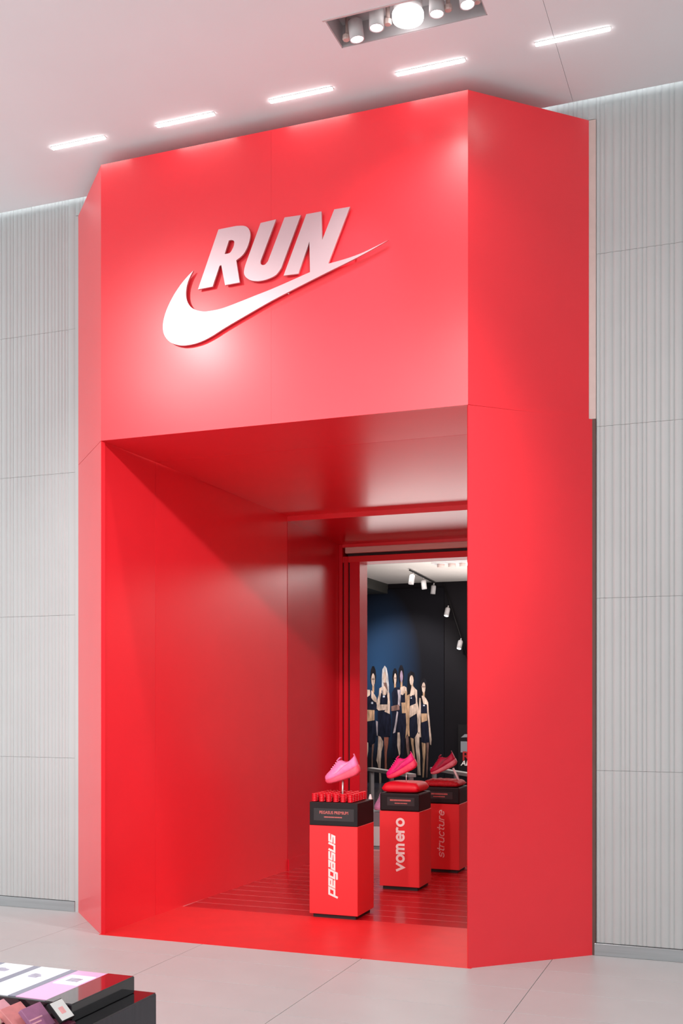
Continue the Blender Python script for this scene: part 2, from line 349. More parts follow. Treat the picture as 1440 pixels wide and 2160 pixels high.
def smooth_closed(pts, keep, sub=4):
    n = len(pts); out = []
    for i in range(n):
        p0, p1, p2, p3 = (Vector(pts[(i+k-1) % n]) for k in range(4))
        if i in keep: p0 = p1
        if (i+1) % n in keep: p3 = p2
        for k in range(sub):
            t = k/sub
            out.append(0.5*((2*p1) + (p2-p0)*t + (2*p0-5*p1+4*p2-p3)*t*t + (3*p1-p0-3*p2+p3)*t**3))
    return out
from mathutils.geometry import tessellate_polygon
def flat_extrude(name, loops, y0, y1, m, parent):
    ox, oy, oz = parent.location
    bm = bmesh.new(); flat = [p for l in loops for p in l]
    tris = tessellate_polygon([[Vector((p[0], p[1], 0)) for p in l] for l in loops])
    f = [bm.verts.new((p[0]-ox, y0-oy, p[1]-oz)) for p in flat]; b = [bm.verts.new((p[0]-ox, y1-oy, p[1]-oz)) for p in flat]
    for t in tris:
        try: bm.faces.new([f[i] for i in t]); bm.faces.new([b[i] for i in reversed(t)])
        except ValueError: pass
    o = 0
    for l in loops:
        n = len(l)
        for i in range(n): bm.faces.new((f[o+i], f[o+(i+1) % n], b[o+(i+1) % n], b[o+i]))
        o += n
    return link(name, finish(bm, name), m, parent)
SY0, SY1 = 6.163, 6.177
flat_extrude('curved_tick', [smooth_closed(SWOOSH, {0, 13, 14, 17})], SY0, SY1, M['sign'], sg)
Rs = smooth_closed(LR, {0, 1, 8, 9, 10, 11, 12, 13, 14}, 3)
flat_extrude('letter', [Rs, smooth_closed(LRH, {0, 6}, 3)], SY0, SY1, M['sign'], sg)
flat_extrude('letter', [smooth_closed(LU, {0, 1, 2, 6, 7, 8, 9, 17}, 3)], SY0, SY1, M['sign'], sg)
flat_extrude('letter', [[Vector(p) for p in LN]], SY0, SY1, M['sign'], sg)
for x, z in ((-3.45, 4.05), (-3.1, 4.03), (-2.7, 4.13), (-2.25, 4.285), (-3.2, 4.4), (-3.08, 4.3), (-2.8, 4.29), (-2.75, 4.45), (-2.48, 4.35), (-2.36, 4.55)):
    tube('standoff_pin', local(sg, (x, 6.176, z)), local(sg, (x, YF-0.0005, z)), 0.006, M['rod'], sg, 8)
# ================================================================ CEILING LIGHTS
bar_x = [-4.361, -3.560, -2.762, -1.944, -1.125]
bar_lab = ['slim glowing light bar in the ceiling, farthest left of the row of five', 'slim glowing light bar in the ceiling, second from the left',
           'slim glowing light bar in the ceiling, middle one of the row of five', 'slim glowing light bar above the portal corner, second from the right',
           'slim glowing light bar in the ceiling, farthest right, beyond the portal']
def bar(x, label):
    t = empty('linear_light', (x + 0.205, 6.045, ZC)); tag(t, label, 'light', 'slim light bars in the ceiling')
    box('diffuser', x, x+0.41, 6.035, 6.057, ZC-0.012, ZC-0.002, M['bar'], t, 0.004, 2)
    box('trim', x-0.004, x+0.414, 6.031, 6.061, ZC-0.003, ZC-0.0002, M['lamp_body'], t)
for x, l in zip(bar_x, bar_lab): bar(x, l)

# recessed spot box
sb = empty('recessed_spot_box', (-1.74, 5.57, ZC)); tag(sb, 'recessed ceiling box holding four spot lamps and a large round light', 'light fixture')
D = 0.125
box('housing_wall', BX0, BX1, BY0+0.0005, BY0+0.006, ZC+0.001, ZC+D, M['housing'], sb); box('housing_wall', BX0, BX1, BY1-0.006, BY1-0.0005, ZC+0.001, ZC+D, M['housing'], sb)
box('housing_wall', BX0+0.0005, BX0+0.006, BY0, BY1, ZC+0.001, ZC+D, M['housing'], sb); box('housing_wall', BX1-0.006, BX1-0.0005, BY0, BY1, ZC+0.001, ZC+D, M['housing'], sb)
box('housing_back', BX0, BX1, BY0, BY1, ZC+D, ZC+D+0.006, M['housing'], sb)
box('frame_lip', BX0-0.012, BX1+0.012, BY0-0.012, BY0, ZC-0.003, ZC-0.0002, M['lamp_body'], sb)
for (x, y, tx, ty, arm) in ((-2.05, 5.615, 0.10, 0.10, -1), (-1.905, 5.565, 0.0, 0.0, 1), (-1.565, 5.565, 0.0, 0.0, 1), (-1.405, 5.555, 0.12, -0.05, 1)):
    top = Vector((x, y, ZC+0.085)); dr = Vector((tx, ty, -1)).normalized(); bot = top + dr*0.105
    mt, L = tube_mtx(local(sb, top), local(sb, bot))
    hd = lathe('spot_head', [(0.030, 0), (0.041, 0.008), (0.041, L), (0.036, L), (0.036, L-0.01)], M['lamp_body'], sb, 20, mt)
    lathe('lens', [(0.036, L-0.008), (0.030, L-0.002), (0.012, L)], M['lens'], hd, 20, mt)
    tube('arm', local(sb, (x + arm*0.055, y + 0.03, ZC+0.02)), local(sb, (x + arm*0.055, y + 0.03, ZC+D)), 0.012, M['lamp_arm'], sb, 10)
    bmx = Matrix.Translation(Vector(local(sb, (x + arm*0.058, y + 0.02, ZC+0.012)))) @ Matrix.Rotation(0.5*arm, 4, 'Z')
    lathe('joint', [(0.018, -0.014), (0.022, -0.008), (0.022, 0.012), (0.016, 0.018)], M['lamp_arm'], sb, 8, bmx, False)
    tube('cable', local(sb, (x - arm*0.02, y + 0.02, ZC+0.09)), local(sb, (x + arm*0.05, y + 0.03, ZC+0.115)), 0.004, M['lamp_dark'], sb, 6)
dl = lathe('round_light', [(0.070, 0.095), (0.078, 0.09), (0.078, 0.021), (0.070, 0.02)], M['lamp_body'], sb, 32, Matrix.Translation(Vector(local(sb, (-1.725, 5.562, ZC-0.002)))))
lathe('lens', [(0.085, 0.02), (0.086, 0.0), (0.083, -0.012), (0.05, -0.016)], M['disc'], dl, 32, Matrix.Translation(Vector(local(sb, (-1.725, 5.562, ZC-0.002)))))
def area(name, loc, size, w, parent=None, size_y=None, shape='DISK', col=(1, 0.99, 0.975), rot=None, spread=None):
    L = bpy.data.lights.new(name, 'AREA'); L.shape = shape; L.size = size
    if size_y: L.size_y = size_y
    L.energy = w; L.color = col
    if spread: L.spread = spread
    o = bpy.data.objects.new(name, L); COL.objects.link(o); o.location = loc
    if rot: o.rotation_euler = rot
    if parent: o.parent = parent; o.location = local(parent, loc)
    return o
def spot(name, loc, target, w, size, parent, blend=1.0, rad=0.06):
    L = bpy.data.lights.new(name, 'SPOT'); L.energy = w; L.spot_size = math.radians(size); L.spot_blend = blend; L.shadow_soft_size = rad; L.color = (1, 0.975, 0.96)
    o = bpy.data.objects.new(name, L); COL.objects.link(o); o.parent = parent; o.location = local(parent, loc)
    o.rotation_euler = (Vector(target) - Vector(loc)).to_track_quat('-Z', 'Y').to_euler(); return o
spot('disc_lamp', (-1.725, 5.562, ZC-0.03), (-1.9, 5.7, 0), 100, 130, sb)
spot('spot_lamp', (-2.05, 5.63, ZC-0.04), (-3.4, 6.6, 0.3), 120, 60, sb)
# unseen round downlights added behind the viewpoint for general hall light
hp = [(-6.3, 1.4), (-2.6, 1.4), (1.1, 1.4), (-6.3, -2.2), (-2.6, -2.2), (1.1, -2.2), (4.8, 1.4)]
for (x, y) in hp:
    mt = Matrix.Translation((x, y, 0))
    dn = lathe('downlight', [(0.30, 0), (0.30, -0.02), (0.27, -0.03), (0.26, -0.01)], M['lamp_body'], ce, 32, mt)
    lathe('lens', [(0.26, -0.012), (0.255, -0.02), (0.1, -0.024)], M['disc'], dn, 32, mt)
    area('disc_lamp', (x, y, ZC-0.04), 0.5, HALL_DISC_W, ce)
# unseen projectors: one for the sign highlight, two added to brighten tunnel and plinths
for pos, tg, wt, size, rad in (((-5.1, 2.83), (-3.3, 6.19, 3.65), PROJ_W, 34, 0.16), ((0.6, 1.2), (-4.0, 8.0, 1.5), 1100, 36, 0.1), ((-2.5, 0.2), (-2.7, 8.6, 0.8), 420, 36, 0.1)):
    p0 = Vector((pos[0], pos[1], ZC-0.10)); dv = (Vector(tg) - p0).normalized()
    mt, L_ = tube_mtx(local(ce, p0), local(ce, p0 + dv*0.16))
    hd = lathe('unseen_projector', [(0.06, 0), (0.085, 0.02), (0.085, L_), (0.078, L_), (0.075, L_-0.02)], M['lamp_body'], ce, 20, mt)
    tube('stem', local(ce, p0), local(ce, (pos[0], pos[1], ZC)), 0.012, M['lamp_body'], hd, 8)
    spot('unseen_projector_beam', tuple(p0 + dv*0.18), tg, wt, size, ce, 1.0 if wt == PROJ_W else 0.9, rad)

# ================================================================ PLINTHS
def ribbon(bm, pts, w, tomap, closed=False, th=0.0012):
    P = [Vector(p) for p in pts]; n = len(P); L = []; Rr = []
    for i in range(n):
        a = P[(i-1) % n] if (closed or i > 0) else None; b = P[(i+1) % n] if (closed or i < n-1) else None
        d1 = (P[i]-a).normalized() if a is not None else None; d2 = (b-P[i]).normalized() if b is not None else None
        if d1 is None: d1 = d2
        if d2 is None: d2 = d1
        n1 = Vector((-d1.y, d1.x)); n2 = Vector((-d2.y, d2.x)); m = (n1+n2)
        if m.length < 1e-6: m = n1
        m.normalize(); k = w/max(0.45, m.dot(n1)); p = P[i].copy()
        if not closed and i == 0: p -= d2*w*0.9
        if not closed and i == n-1: p += d1*w*0.9
        L.append(p + m*k); Rr.append(p - m*k)
    def mk(v, o): return bm.verts.new(tomap(v, o))
    fl_ = [mk(v, th + 0.00008*i) for i, v in enumerate(L)]; fr = [mk(v, th + 0.00008*i) for i, v in enumerate(Rr)]; bl = [mk(v, 0) for v in L]; br = [mk(v, 0) for v in Rr]
    rng = range(n if closed else n-1)
    for i in rng:
        j = (i+1) % n
        bm.faces.new((fl_[i], fr[i], fr[j], fl_[j])); bm.faces.new((fl_[j], bl[j], bl[i], fl_[i])); bm.faces.new((fr[i], br[i], br[j], fr[j]))
def arc(cx, cy, rx, ry, a0, a1, n=12): return [(cx + rx*math.cos(math.radians(a0+(a1-a0)*i/n)), cy + ry*math.sin(math.radians(a0+(a1-a0)*i/n))) for i in range(n+1)]
TECH = {'p': [[(0, -.5), (0, 1), (.8, 1), (.8, 0), (.12, 0)]], 'e': [[(.1, .5), (.8, .5), (.8, 1), (0, 1), (0, 0), (.8, 0)]],
        'g': [[(.72, .02), (0, .02), (0, 1), (.8, 1), (.8, -.48), (.1, -.48)]], 'a': [[(.1, 1), (.8, 1), (.8, 0), (0, 0), (0, .52), (.7, .52)]],
        's': [[(.8, 1), (0, 1), (0, .52), (.8, .46), (.8, 0), (0, 0)]], 'u': [[(0, 1), (0, 0), (.8, 0), (.8, 1)]]}
ROUND = {'v': [[(0, 1), (.4, .06), (.85, 1)]], 'o': [('c', arc(.42, .5, .42, .5, 0, 345, 20))], 'm': [[(0, 0), (0, 1)], [(0, .62)] + arc(.27, .68, .27, .32, 180, 0, 8) + [(.54, 0)], [(.54, .62)] + arc(.81, .68, .27, .32, 180, 0, 8) + [(1.08, 0)]],
         'e': [[(0, .5), (.84, .5)] + arc(.42, .5, .42, .5, 0, 310, 16)], 'r': [[(0, 0), (0, 1)], [(0, .6)] + arc(.3, .68, .3, .32, 180, 60, 6)]}
LIGHT = {'s': [arc(.33, .74, .33, .26, 20, 250, 9) + arc(.33, .26, .33, .26, 80, -160, 9)], 't': [[(.15, 1.42), (.15, .2)] + arc(.36, .2, .21, .2, 180, 280, 5), [(-.1, 1), (.5, 1)]],
         'r': [[(0, 0), (0, 1)], [(0, .6)] + arc(.28, .7, .28, .3, 180, 50, 6)], 'u': [[(0, 1), (0, .3)] + arc(.32, .3, .32, .3, 180, 360, 8) + [(.64, 1)], [(.64, 1), (.64, 0)]],
         'c': [arc(.38, .5, .38, .5, 50, 310, 14)], 'e': [[(0, .52), (.72, .52)] + arc(.36, .5, .36, .5, 4, 310, 14)]}
ADV = {'m': 1.45, 't': .72, 'r': .72}
def lettering(word, font, adv, sw, slant, xb, yf, z0, z1, xh, parent):
    tot = 0; pos = []
    for ch in word:
        pos.append(tot); tot += ADV.get(ch, 1.0)*adv if font is not TECH else adv
    sx = (z1 - z0)/(tot - 0.25); bm = bmesh.new(); ox, oy, oz = parent.location
    for ch, p in zip(word, pos):
        for si, st in enumerate(font[ch]):
            cl = st[0] == 'c'; pts = st[1] if cl else st
            q = [((p + x + slant*y)*sx, y*xh) for x, y in pts]
            ribbon(bm, q, sw, lambda v, o: (xb - v.y - ox, yf - 0.0004 - o - 0.0006*si*(1 if o else 0) - oy, z0 + v.x - oz), cl)
    me = finish(bm, 'lettering'); return link('lettering', me, M['print_white'], parent)
def plinth(x0, x1, y0, y1, zr, zt, label, plate, word, kw, textlines):
    t = empty('display_plinth', ((x0+x1)/2, (y0+y1)/2, 0)); tag(t, label, 'plinth', 'red display plinths')
    box('toe_kick', x0+0.022, x1-0.022, y0+0.022, y1-0.022, 0.0, 0.03, M['black_kick'], t)
    box('body', x0, x1, y0, y1, 0.03, zr, M['red_plinth'], t, 0.002)
    box('top_box', x0+0.0005, x1-0.0005, y0+0.0005, y1-0.0005, zr+0.0005, zt, M['black'], t, 0.004 if word == 'pegasus' else 0.012, 2)
    pa = box('label_plate', plate[0], plate[1], y0-0.0012, y0+0.001, plate[2], plate[3], M['plate'], t)
    lettering(word, parent=t, **kw)
    return t
P1 = plinth(-2.99, -2.618, 7.23, 7.584, 0.67, 0.839, 'nearest red plinth with white lettering pegasus and a black top', (-2.955, -2.645, 0.706, 0.795), 'pegasus',
            dict(font=TECH, adv=1.16, sw=0.0072, slant=0.28, xb=-2.795, yf=7.23, z0=0.165, z1=0.60, xh=0.040), None)
P2 = plinth(-2.882, -2.538, 8.498, 8.851, 0.653, 0.803, 'middle red plinth with white lettering vomero and a black top', (-2.815, -2.58, 0.70, 0.768), 'vomero',
            dict(font=ROUND, adv=1.12, sw=0.0095, slant=0.0, xb=-2.672, yf=8.498, z0=0.165, z1=0.592, xh=0.058), None)
P3 = plinth(-2.815, -2.458, 9.49, 9.81, 0.626, 0.778, 'farthest red plinth with thin white lettering structure and a black top', (-2.745, -2.52, 0.672, 0.735), 'structure',
            dict(font=LIGHT, adv=0.95, sw=0.0045, slant=0.2, xb=-2.600, yf=9.49, z0=0.14, z1=0.56, xh=0.042), None)
def text_obj(name, body, size, m, parent, loc, rot=(math.pi/2, 0, 0), ext=0.0006, shear=0.0, sx=1.0, bold=0.0):
    c = bpy.data.curves.new(name, 'FONT'); c.body = body; c.size = size; c.align_x = 'CENTER'; c.align_y = 'CENTER'; c.extrude = ext; c.shear = shear; c.offset = bold
    o = bpy.data.objects.new(name, c); COL.objects.link(o); bpy.context.view_layer.update()
    me = bpy.data.meshes.new_from_object(o.evaluated_get(bpy.context.evaluated_depsgraph_get())); bpy.data.objects.remove(o)
    me.materials.clear(); me.materials.append(m)
    q = bpy.data.objects.new(name, me); COL.objects.link(q); q.location = local(parent, loc) if parent else loc; q.rotation_euler = rot; q.scale = (sx, 1, 1)
    if parent: q.parent = parent
    return q
text_obj('label_print', 'PEGASUS PREMIUM', 0.030, M['print_red'], P1, (-2.80, 7.2282, 0.765), sx=0.88, bold=0.0004)
def dashes(parent, x0, x1, y, z, h, seed):
    rnd = random.Random(seed); bm = bmesh.new(); ox, oy, oz = parent.location; x = x0
    while x < x1 - 0.006:
        w = min(rnd.uniform(0.006, 0.012), x1-x); bm_box(bm, x-ox, x+w-0.0022-ox, y-0.0004-oy, y+0.0004-oy, z-h/2-oz, z+h/2-oz); x += w
    link('label_print', finish(bm, 'label_print'), M['print_red'], parent)
dashes(P1, -2.875, -2.735, 7.2284, 0.733, 0.008, 1)
dashes(P2, -2.79, -2.61, 8.4964, 0.745, 0.013, 2); dashes(P2, -2.75, -2.64, 8.4964, 0.720, 0.008, 3)
dashes(P3, -2.72, -2.565, 9.4884, 0.716, 0.012, 4); dashes(P3, -2.70, -2.59, 9.4884, 0.692, 0.008, 5)

# red springs on plinth one
prof = []
for k in range(5):
    z = 0.012*k; prof += [(0.014, z), (0.0195, z+0.002), (0.0212, z+0.006), (0.0195, z+0.010), (0.014, z+0.012)]
bm = bmesh.new(); bm_lathe(bm, [(r, z) for i, (r, z) in enumerate(prof) if i == 0 or (r, z) != prof[i-1]], 14); sme = finish(bm, 'coil_spring', True); sme.materials.append(M['spring'])
for i in range(6):
    for j in range(6):
        x = -2.962 + 0.0555*i; y = 7.262 + 0.056*j
        if abs(x + 2.796) < 0.04 and abs(y - 7.40) < 0.04: continue
        o = link('coil_spring', sme, None, None, (x, y, 0.8395))
        tag(o, 'small red ribbed spring in the cluster on the nearest plinth', 'spring', 'red springs on the nearest plinth')
cn = lathe('cone_marker', [(0.016, 0), (0.014, 0.006), (0.006, 0.036), (0.002, 0.038)], M['white'], None, 16); cn.location = (-2.637, 7.56, 0.8395)
tag(cn, 'tiny white cone at the rear corner of the nearest plinth top', 'cone')
# cushions
def cushion(name, x0, x1, y0, y1, z0, z1, m, lump=0.0):
    bm = bmesh.new(); N = 18; vs = {}
    def f(t): return (1 - abs(2*t-1)**7)**0.5
    rnd = random.Random(3)
    for side in (0, 1):
        for i in range(N+1):
            for j in range(N+1):
                if side == 1 and (i in (0, N) or j in (0, N)): vs[(1, i, j)] = vs[(0, i, j)]; continue
                u, v = i/N, j/N; h = f(u)*f(v)
                ins = 0.004*(1-f(v))*(0.5-u)*2, 0.004*(1-f(u))*(0.5-v)*2
                zz = z0 + (z1-z0)*(0.40 + 0.60*h) if side == 0 else z0 + (z1-z0)*0.30*(1-h)
                if side == 0: zz += lump*rnd.uniform(-1, 1)*h
                vs[(side, i, j)] = bm.verts.new((x0+(x1-x0)*u+ins[0], y0+(y1-y0)*v+ins[1], zz))
    for side in (0, 1):
        for i in range(N):
            for j in range(N): bm.faces.new((vs[(side, i, j)], vs[(side, i+1, j)], vs[(side, i+1, j+1)], vs[(side, i, j+1)]))
    return link(name, finish(bm, name, True), m)
tag(cushion('display_cushion', -2.872, -2.548, 8.508, 8.842, 0.8035, 0.892, M['pad']), 'plump smooth red cushion on the middle plinth', 'cushion')
tag(cushion('display_pad', -2.81, -2.463, 9.495, 9.80, 0.7785, 0.838, M['pad_tex'], 0.008), 'lumpy dark red pad on the farthest plinth', 'pad')

# ================================================================ SHOES
def loft(rings, cap=True):
    bm = bmesh.new(); V = [[bm.verts.new(p) for p in r] for r in rings]
    for a, b in zip(V, V[1:]):
        n = len(a)
        for i in range(n): bm.faces.new((a[i], a[(i+1) % n], b[(i+1) % n], b[i]))
    if cap: bm.faces.new(list(reversed(V[0]))); bm.faces.new(V[-1])
    return bm
TS = [0.0, .03, .08, .16, .28, .40, .50, .58, .66, .74, .82, .90, .96, 1.0]
def interp(tab, t):
    for (a, x), (b, y) in zip(tab, tab[1:]):
        if a <= t <= b: return x + (y-x)*(t-a)/(b-a)
    return tab[-1][1]
HW = [(0, .014), (.03, .026), (.08, .036), (.16, .044), (.28, .049), (.4, .046), (.5, .041), (.66, .037), (.82, .037), (.92, .033), (.97, .026), (1, .015)]
SB = [(0, .020), (.06, .009), (.2, .001), (.4, 0), (.8, 0), (.93, .006), (1, .022)]
ST = [(0, .034), (.1, .033), (.3, .034), (.5, .038), (.8, .047), (1, .054)]
UT = [(0, .046), (.04, .056), (.12, .066), (.25, .078), (.4, .098), (.52, .118), (.58, .125), (.66, .108), (.75, .098), (.85, .102), (.94, .116), (1.0, .110)]
def shoe(name, loc, ang, L, mats, label, sole_h=1.0, group=None, rz=0.0, zs=1.15):
    t = empty(name, loc, (0, -ang, rz)); tag(t, label, 'shoe', group or 'display running shoes')
    mu, ms, ml, mi = mats; t.scale = (1, 1.1, zs)
    rings = []
    for s in TS:
        w = interp(HW, s) + 0.004; b = interp(SB, s); h = interp(ST, s)*sole_h
        rings.append([(s*L, w*math.copysign(abs(math.cos(a))**0.5, math.cos(a)), b + (h-b)*(0.5+0.5*math.copysign(abs(math.sin(a))**0.6, math.sin(a)))) for a in [2*math.pi*k/16 for k in range(16)]])
    link('sole', finish(loft(rings), 'sole', True), ms, t)
    rings = []
    for s in TS:
        s2 = 0.012 + s*0.976; w = interp(HW, s2); b = interp(ST, s2)*sole_h - 0.006; h = interp(UT, s2) + (sole_h-1)*0.03; r = []
        op = max(0.0, min(1.0, (s-0.55)/0.06)) * max(0.0, min(1.0, (0.97-s)/0.04))
        for k in range(19):
            a = math.pi*k/18; c = math.cos(a); sn = math.sin(a)
            narrow = 1 - 0.38*(sn**2)*min(1, max(0, (s-0.2)/0.3))
            y = w*narrow*math.copysign(abs(c)**0.75, c); z = b + (h-b)*sn**0.8
            if op > 0 and 6 <= k <= 12: z -= op*0.045*(1 - abs(k-9)/4.0)
            r.append((s2*L, y, z))
        rings.append(r)
    link('upper', finish(loft(rings), 'upper', True), mu, t)
    # tongue, laces, heel tab
    bm = bmesh.new(); bm_box(bm, .50*L, .60*L, -.018, .018, .115, .122, 0.003, 2)
    bmesh.ops.rotate(bm, verts=bm.verts, cent=(.5*L, 0, .115), matrix=Matrix.Rotation(-0.35, 3, 'Y'))
    link('tongue', finish(bm, 'tongue', True), mu, t)
    for k in range(5):
        s = .27 + .055*k; z = interp(UT, s) + (sole_h-1)*0.03
        bm = bmesh.new(); bm_box(bm, s*L-.003, s*L+.003, -.021, .021, z-.005, z+.003, 0.0015); link('lace', finish(bm, 'lace'), ml, t)
    bm = bmesh.new(); bm_box(bm, .965*L, .985*L, -.010, .010, .104, .124, 0.004, 2); link('heel_tab', finish(bm, 'heel_tab', True), mi, t)
    # side stripe
    for sd in (-1, 1):
        pts = []
        for s, zt in ((.30, .30), (.42, .22), (.60, .45), (.78, .85), (.80, .92), (.58, .66), (.42, .48)):
            w = interp(HW, s); b = interp(ST, s)*sole_h; h = interp(UT, s)
            pts.append((s*L, sd*(w + 0.0015)*(1-0.28*zt*zt), b + (h-b)*zt*0.75))
        bm = bmesh.new(); bm_prism(bm, pts, (0, sd*0.0012, 0)); link('side_stripe', finish(bm, 'side_stripe'), mi, t)
    return t
def shoemats(n, u, s, l, i): return tuple(mat('shoe_%s_%s' % (n, k), c, 0.55, var=0.10, vscale=60, bump=0.15, bscale=220) for k, c in (('upper', u), ('sole', s), ('lace', l), ('trim', i)))
shoe('running_shoe', (-2.913, 7.40, 0.945), math.radians(19), 0.278, shoemats('rose', (0.86, 0.22, 0.46), (0.85, 0.10, 0.17), (0.85, 0.38, 0.60), (0.84, 0.30, 0.52)), 'pale pink running shoe held up on a rod over the red springs', 1.1, zs=1.3)
shoe('running_shoe', (-2.850, 8.66, 0.893), math.radians(25), 0.282, shoemats('magenta', (0.82, 0.012, 0.20), (0.85, 0.05, 0.13), (0.85, 0.20, 0.42), (0.60, 0.005, 0.12)), 'bright magenta running shoe tilted above the smooth red cushion', 1.15, zs=1.2)
shoe('running_shoe', (-2.750, 9.64, 0.866), math.radians(25), 0.268, shoemats('crimson', (0.46, 0.006, 0.055), (0.74, 0.22, 0.27), (0.40, 0.01, 0.06), (0.30, 0.004, 0.04)), 'crimson running shoe with a paler pink sole on the farthest plinth', 1.0)
def stand(pts, r, label, mm, plate=None):
    base = pts[0]; t = empty('shoe_stand', base); tag(t, label, 'stand', 'shoe stands')
    for a, b in zip(pts, pts[1:]): tube('rod', local(t, a), local(t, b), r, mm, t, 10)
    if plate: box('base_plate', base[0]-0.02, base[0]+0.02, base[1]-0.02, base[1]+0.02, base[2], base[2]+0.003, mm, t, 0.001)
    return t
stand([(-2.796, 7.40, 0.8395), (-2.796, 7.40, 0.985)], 0.0065, 'thin pale rod holding the pale pink shoe', M['rod'], True)
stand([(-2.70, 8.66, 0.888), (-2.70, 8.66, 0.955)], 0.004, 'short thin rod under the magenta shoe', M['rod'])
stand([(-2.49, 9.64, 0.815), (-2.555, 9.64, 0.945)], 0.010, 'white slanted prop under the heel of the crimson shoe', M['white'])

# ================================================================ STORE BEHIND THE PORTAL
ZS, YS0, YS1 = 3.7, 10.66, 19.0
flst = struct(box('floor_store', -9, 2.5, 10.68, YS1, -0.05, -0.001, M['store_floor']))
st_c = struct(box('ceiling_store', -9, 2.5, YS0, YS1+0.1, ZS, ZS+0.05, M['store_ceil']))
wb = struct(box('wall_back', -9, -3.6, YS1, YS1+0.1, 0, ZS, M['store_dark']))
struct(box('wall_store_left', -9.1, -9, YS0, YS1+0.1, 0, ZS, M['store_char'])); struct(box('wall_store_right', 2.5, 2.6, YS0, YS1+0.1, 0, ZS, M['white']))  # unseen right wall kept white for reflections in the gloss panels
struct(box('wall_front_left', -9, XB, YS0, YS0+0.08, 0, ZS, M['store_char'])); struct(box('wall_front_right', XRB, 2.5, YS0, YS0+0.08, 0, ZS, M['store_char']))
struct(box('wall_back_right', -3.6, 2.5, YS1, YS1+0.1, 0, ZS, M['store_grey']))  # unseen wall made paler so the gloss red panels reflect it
struct(box('wall_front_head', XB, XRB, YS0, YS0+0.08, 3.0, ZS, M['store_char']))
struct(box('trim_1', -9, -6.28, 10.75, YS1, 3.52, ZS, M['store_char']))
# mural
mu = empty('mural', (-5.9, 18.99, 0)); tag(mu, 'dark night mural of six athletes in black on the store back wall', 'mural')
bgm = M['mural_bg']; nt = bgm.node_tree; b = nt.nodes['Principled BSDF']
tc = nt.nodes.new('ShaderNodeTexCoord'); mp = nt.nodes.new('ShaderNodeMapping'); mp.inputs['Location'].default_value = (0.58, 0, -2.05); mp.vector_type = 'POINT'
sc = nt.nodes.new('ShaderNodeMapping'); sc.inputs['Scale'].default_value = (1.15, 0.0, 0.60)
gr = nt.nodes.new('ShaderNodeTexGradient'); gr.gradient_type = 'SPHERICAL'; rp = nt.nodes.new('ShaderNodeValToRGB')
rp.color_ramp.elements[0].color = (0.010, 0.009, 0.012, 1); rp.color_ramp.elements[1].color = (0.025, 0.07, 0.16, 1)  # blue glow painted into the print colour, fading outward
nt.links.new(tc.outputs['Object'], mp.inputs[0]); nt.links.new(mp.outputs[0], sc.inputs[0]); nt.links.new(sc.outputs[0], gr.inputs[0]); nt.links.new(gr.outputs[0], rp.inputs[0]); nt.links.new(rp.outputs[0], b.inputs['Base Color'])
box('mural_board', -8.2, -5.2, 18.975, 18.995, 0.0, 3.6, bgm, mu)
FIGS = []
FIGS.append([
  ('hair', [(-6.502, 1.987), (-6.513, 1.87), (-6.542, 1.798), (-6.578, 1.798), (-6.608, 1.871), (-6.619, 1.988), (-6.608, 2.105), (-6.578, 2.177), (-6.542, 2.176), (-6.513, 2.104)]),
  ('tan', [(-6.577, 1.824), (-6.539, 1.824), (-6.539, 1.682), (-6.577, 1.682)]),
  ('skin', [(-6.525, 1.921), (-6.532, 1.848), (-6.55, 1.803), (-6.571, 1.803), (-6.589, 1.848), (-6.595, 1.921), (-6.589, 1.994), (-6.571, 2.039), (-6.55, 2.039), (-6.532, 1.994)]),
  ('dark', [(-6.6, 1.948), (-6.521, 1.947), (-6.521, 1.921), (-6.6, 1.921)]),
  ('skin', [(-6.689, 1.736), (-6.624, 1.735), (-6.614, 1.673), (-6.642, 1.567), (-6.689, 1.585)]),
  ('skin', [(-6.595, 1.727), (-6.558, 1.691), (-6.493, 1.585), (-6.474, 1.444), (-6.511, 1.497), (-6.549, 1.523), (-6.595, 1.585)]),
  ('navy', [(-6.68, 1.594), (-6.614, 1.638), (-6.595, 1.567), (-6.53, 1.514), (-6.493, 1.497), (-6.493, 1.355), (-6.68, 1.363)]),
  ('white', [(-6.595, 1.51), (-6.558, 1.51), (-6.558, 1.47), (-6.595, 1.47)]),
  ('tan', [(-6.68, 1.363), (-6.53, 1.355), (-6.53, 1.161), (-6.68, 1.142)]),
  ('navy', [(-6.689, 1.142), (-6.521, 1.17), (-6.483, 0.94), (-6.511, 0.79), (-6.567, 0.718), (-6.614, 0.673), (-6.652, 0.779), (-6.689, 0.805)]),
  ('grey', [(-6.502, 1.161), (-6.465, 1.144), (-6.465, 0.879), (-6.483, 0.879)]),
  ('skin', [(-6.689, 0.77), (-6.652, 0.744), (-6.652, 0.584), (-6.675, 0.451), (-6.689, 0.433)]),
  ('brown', [(-6.577, 0.709), (-6.53, 0.737), (-6.549, 0.577), (-6.563, 0.453), (-6.549, -0.033), (-6.591, -0.034), (-6.586, 0.453)]),
])
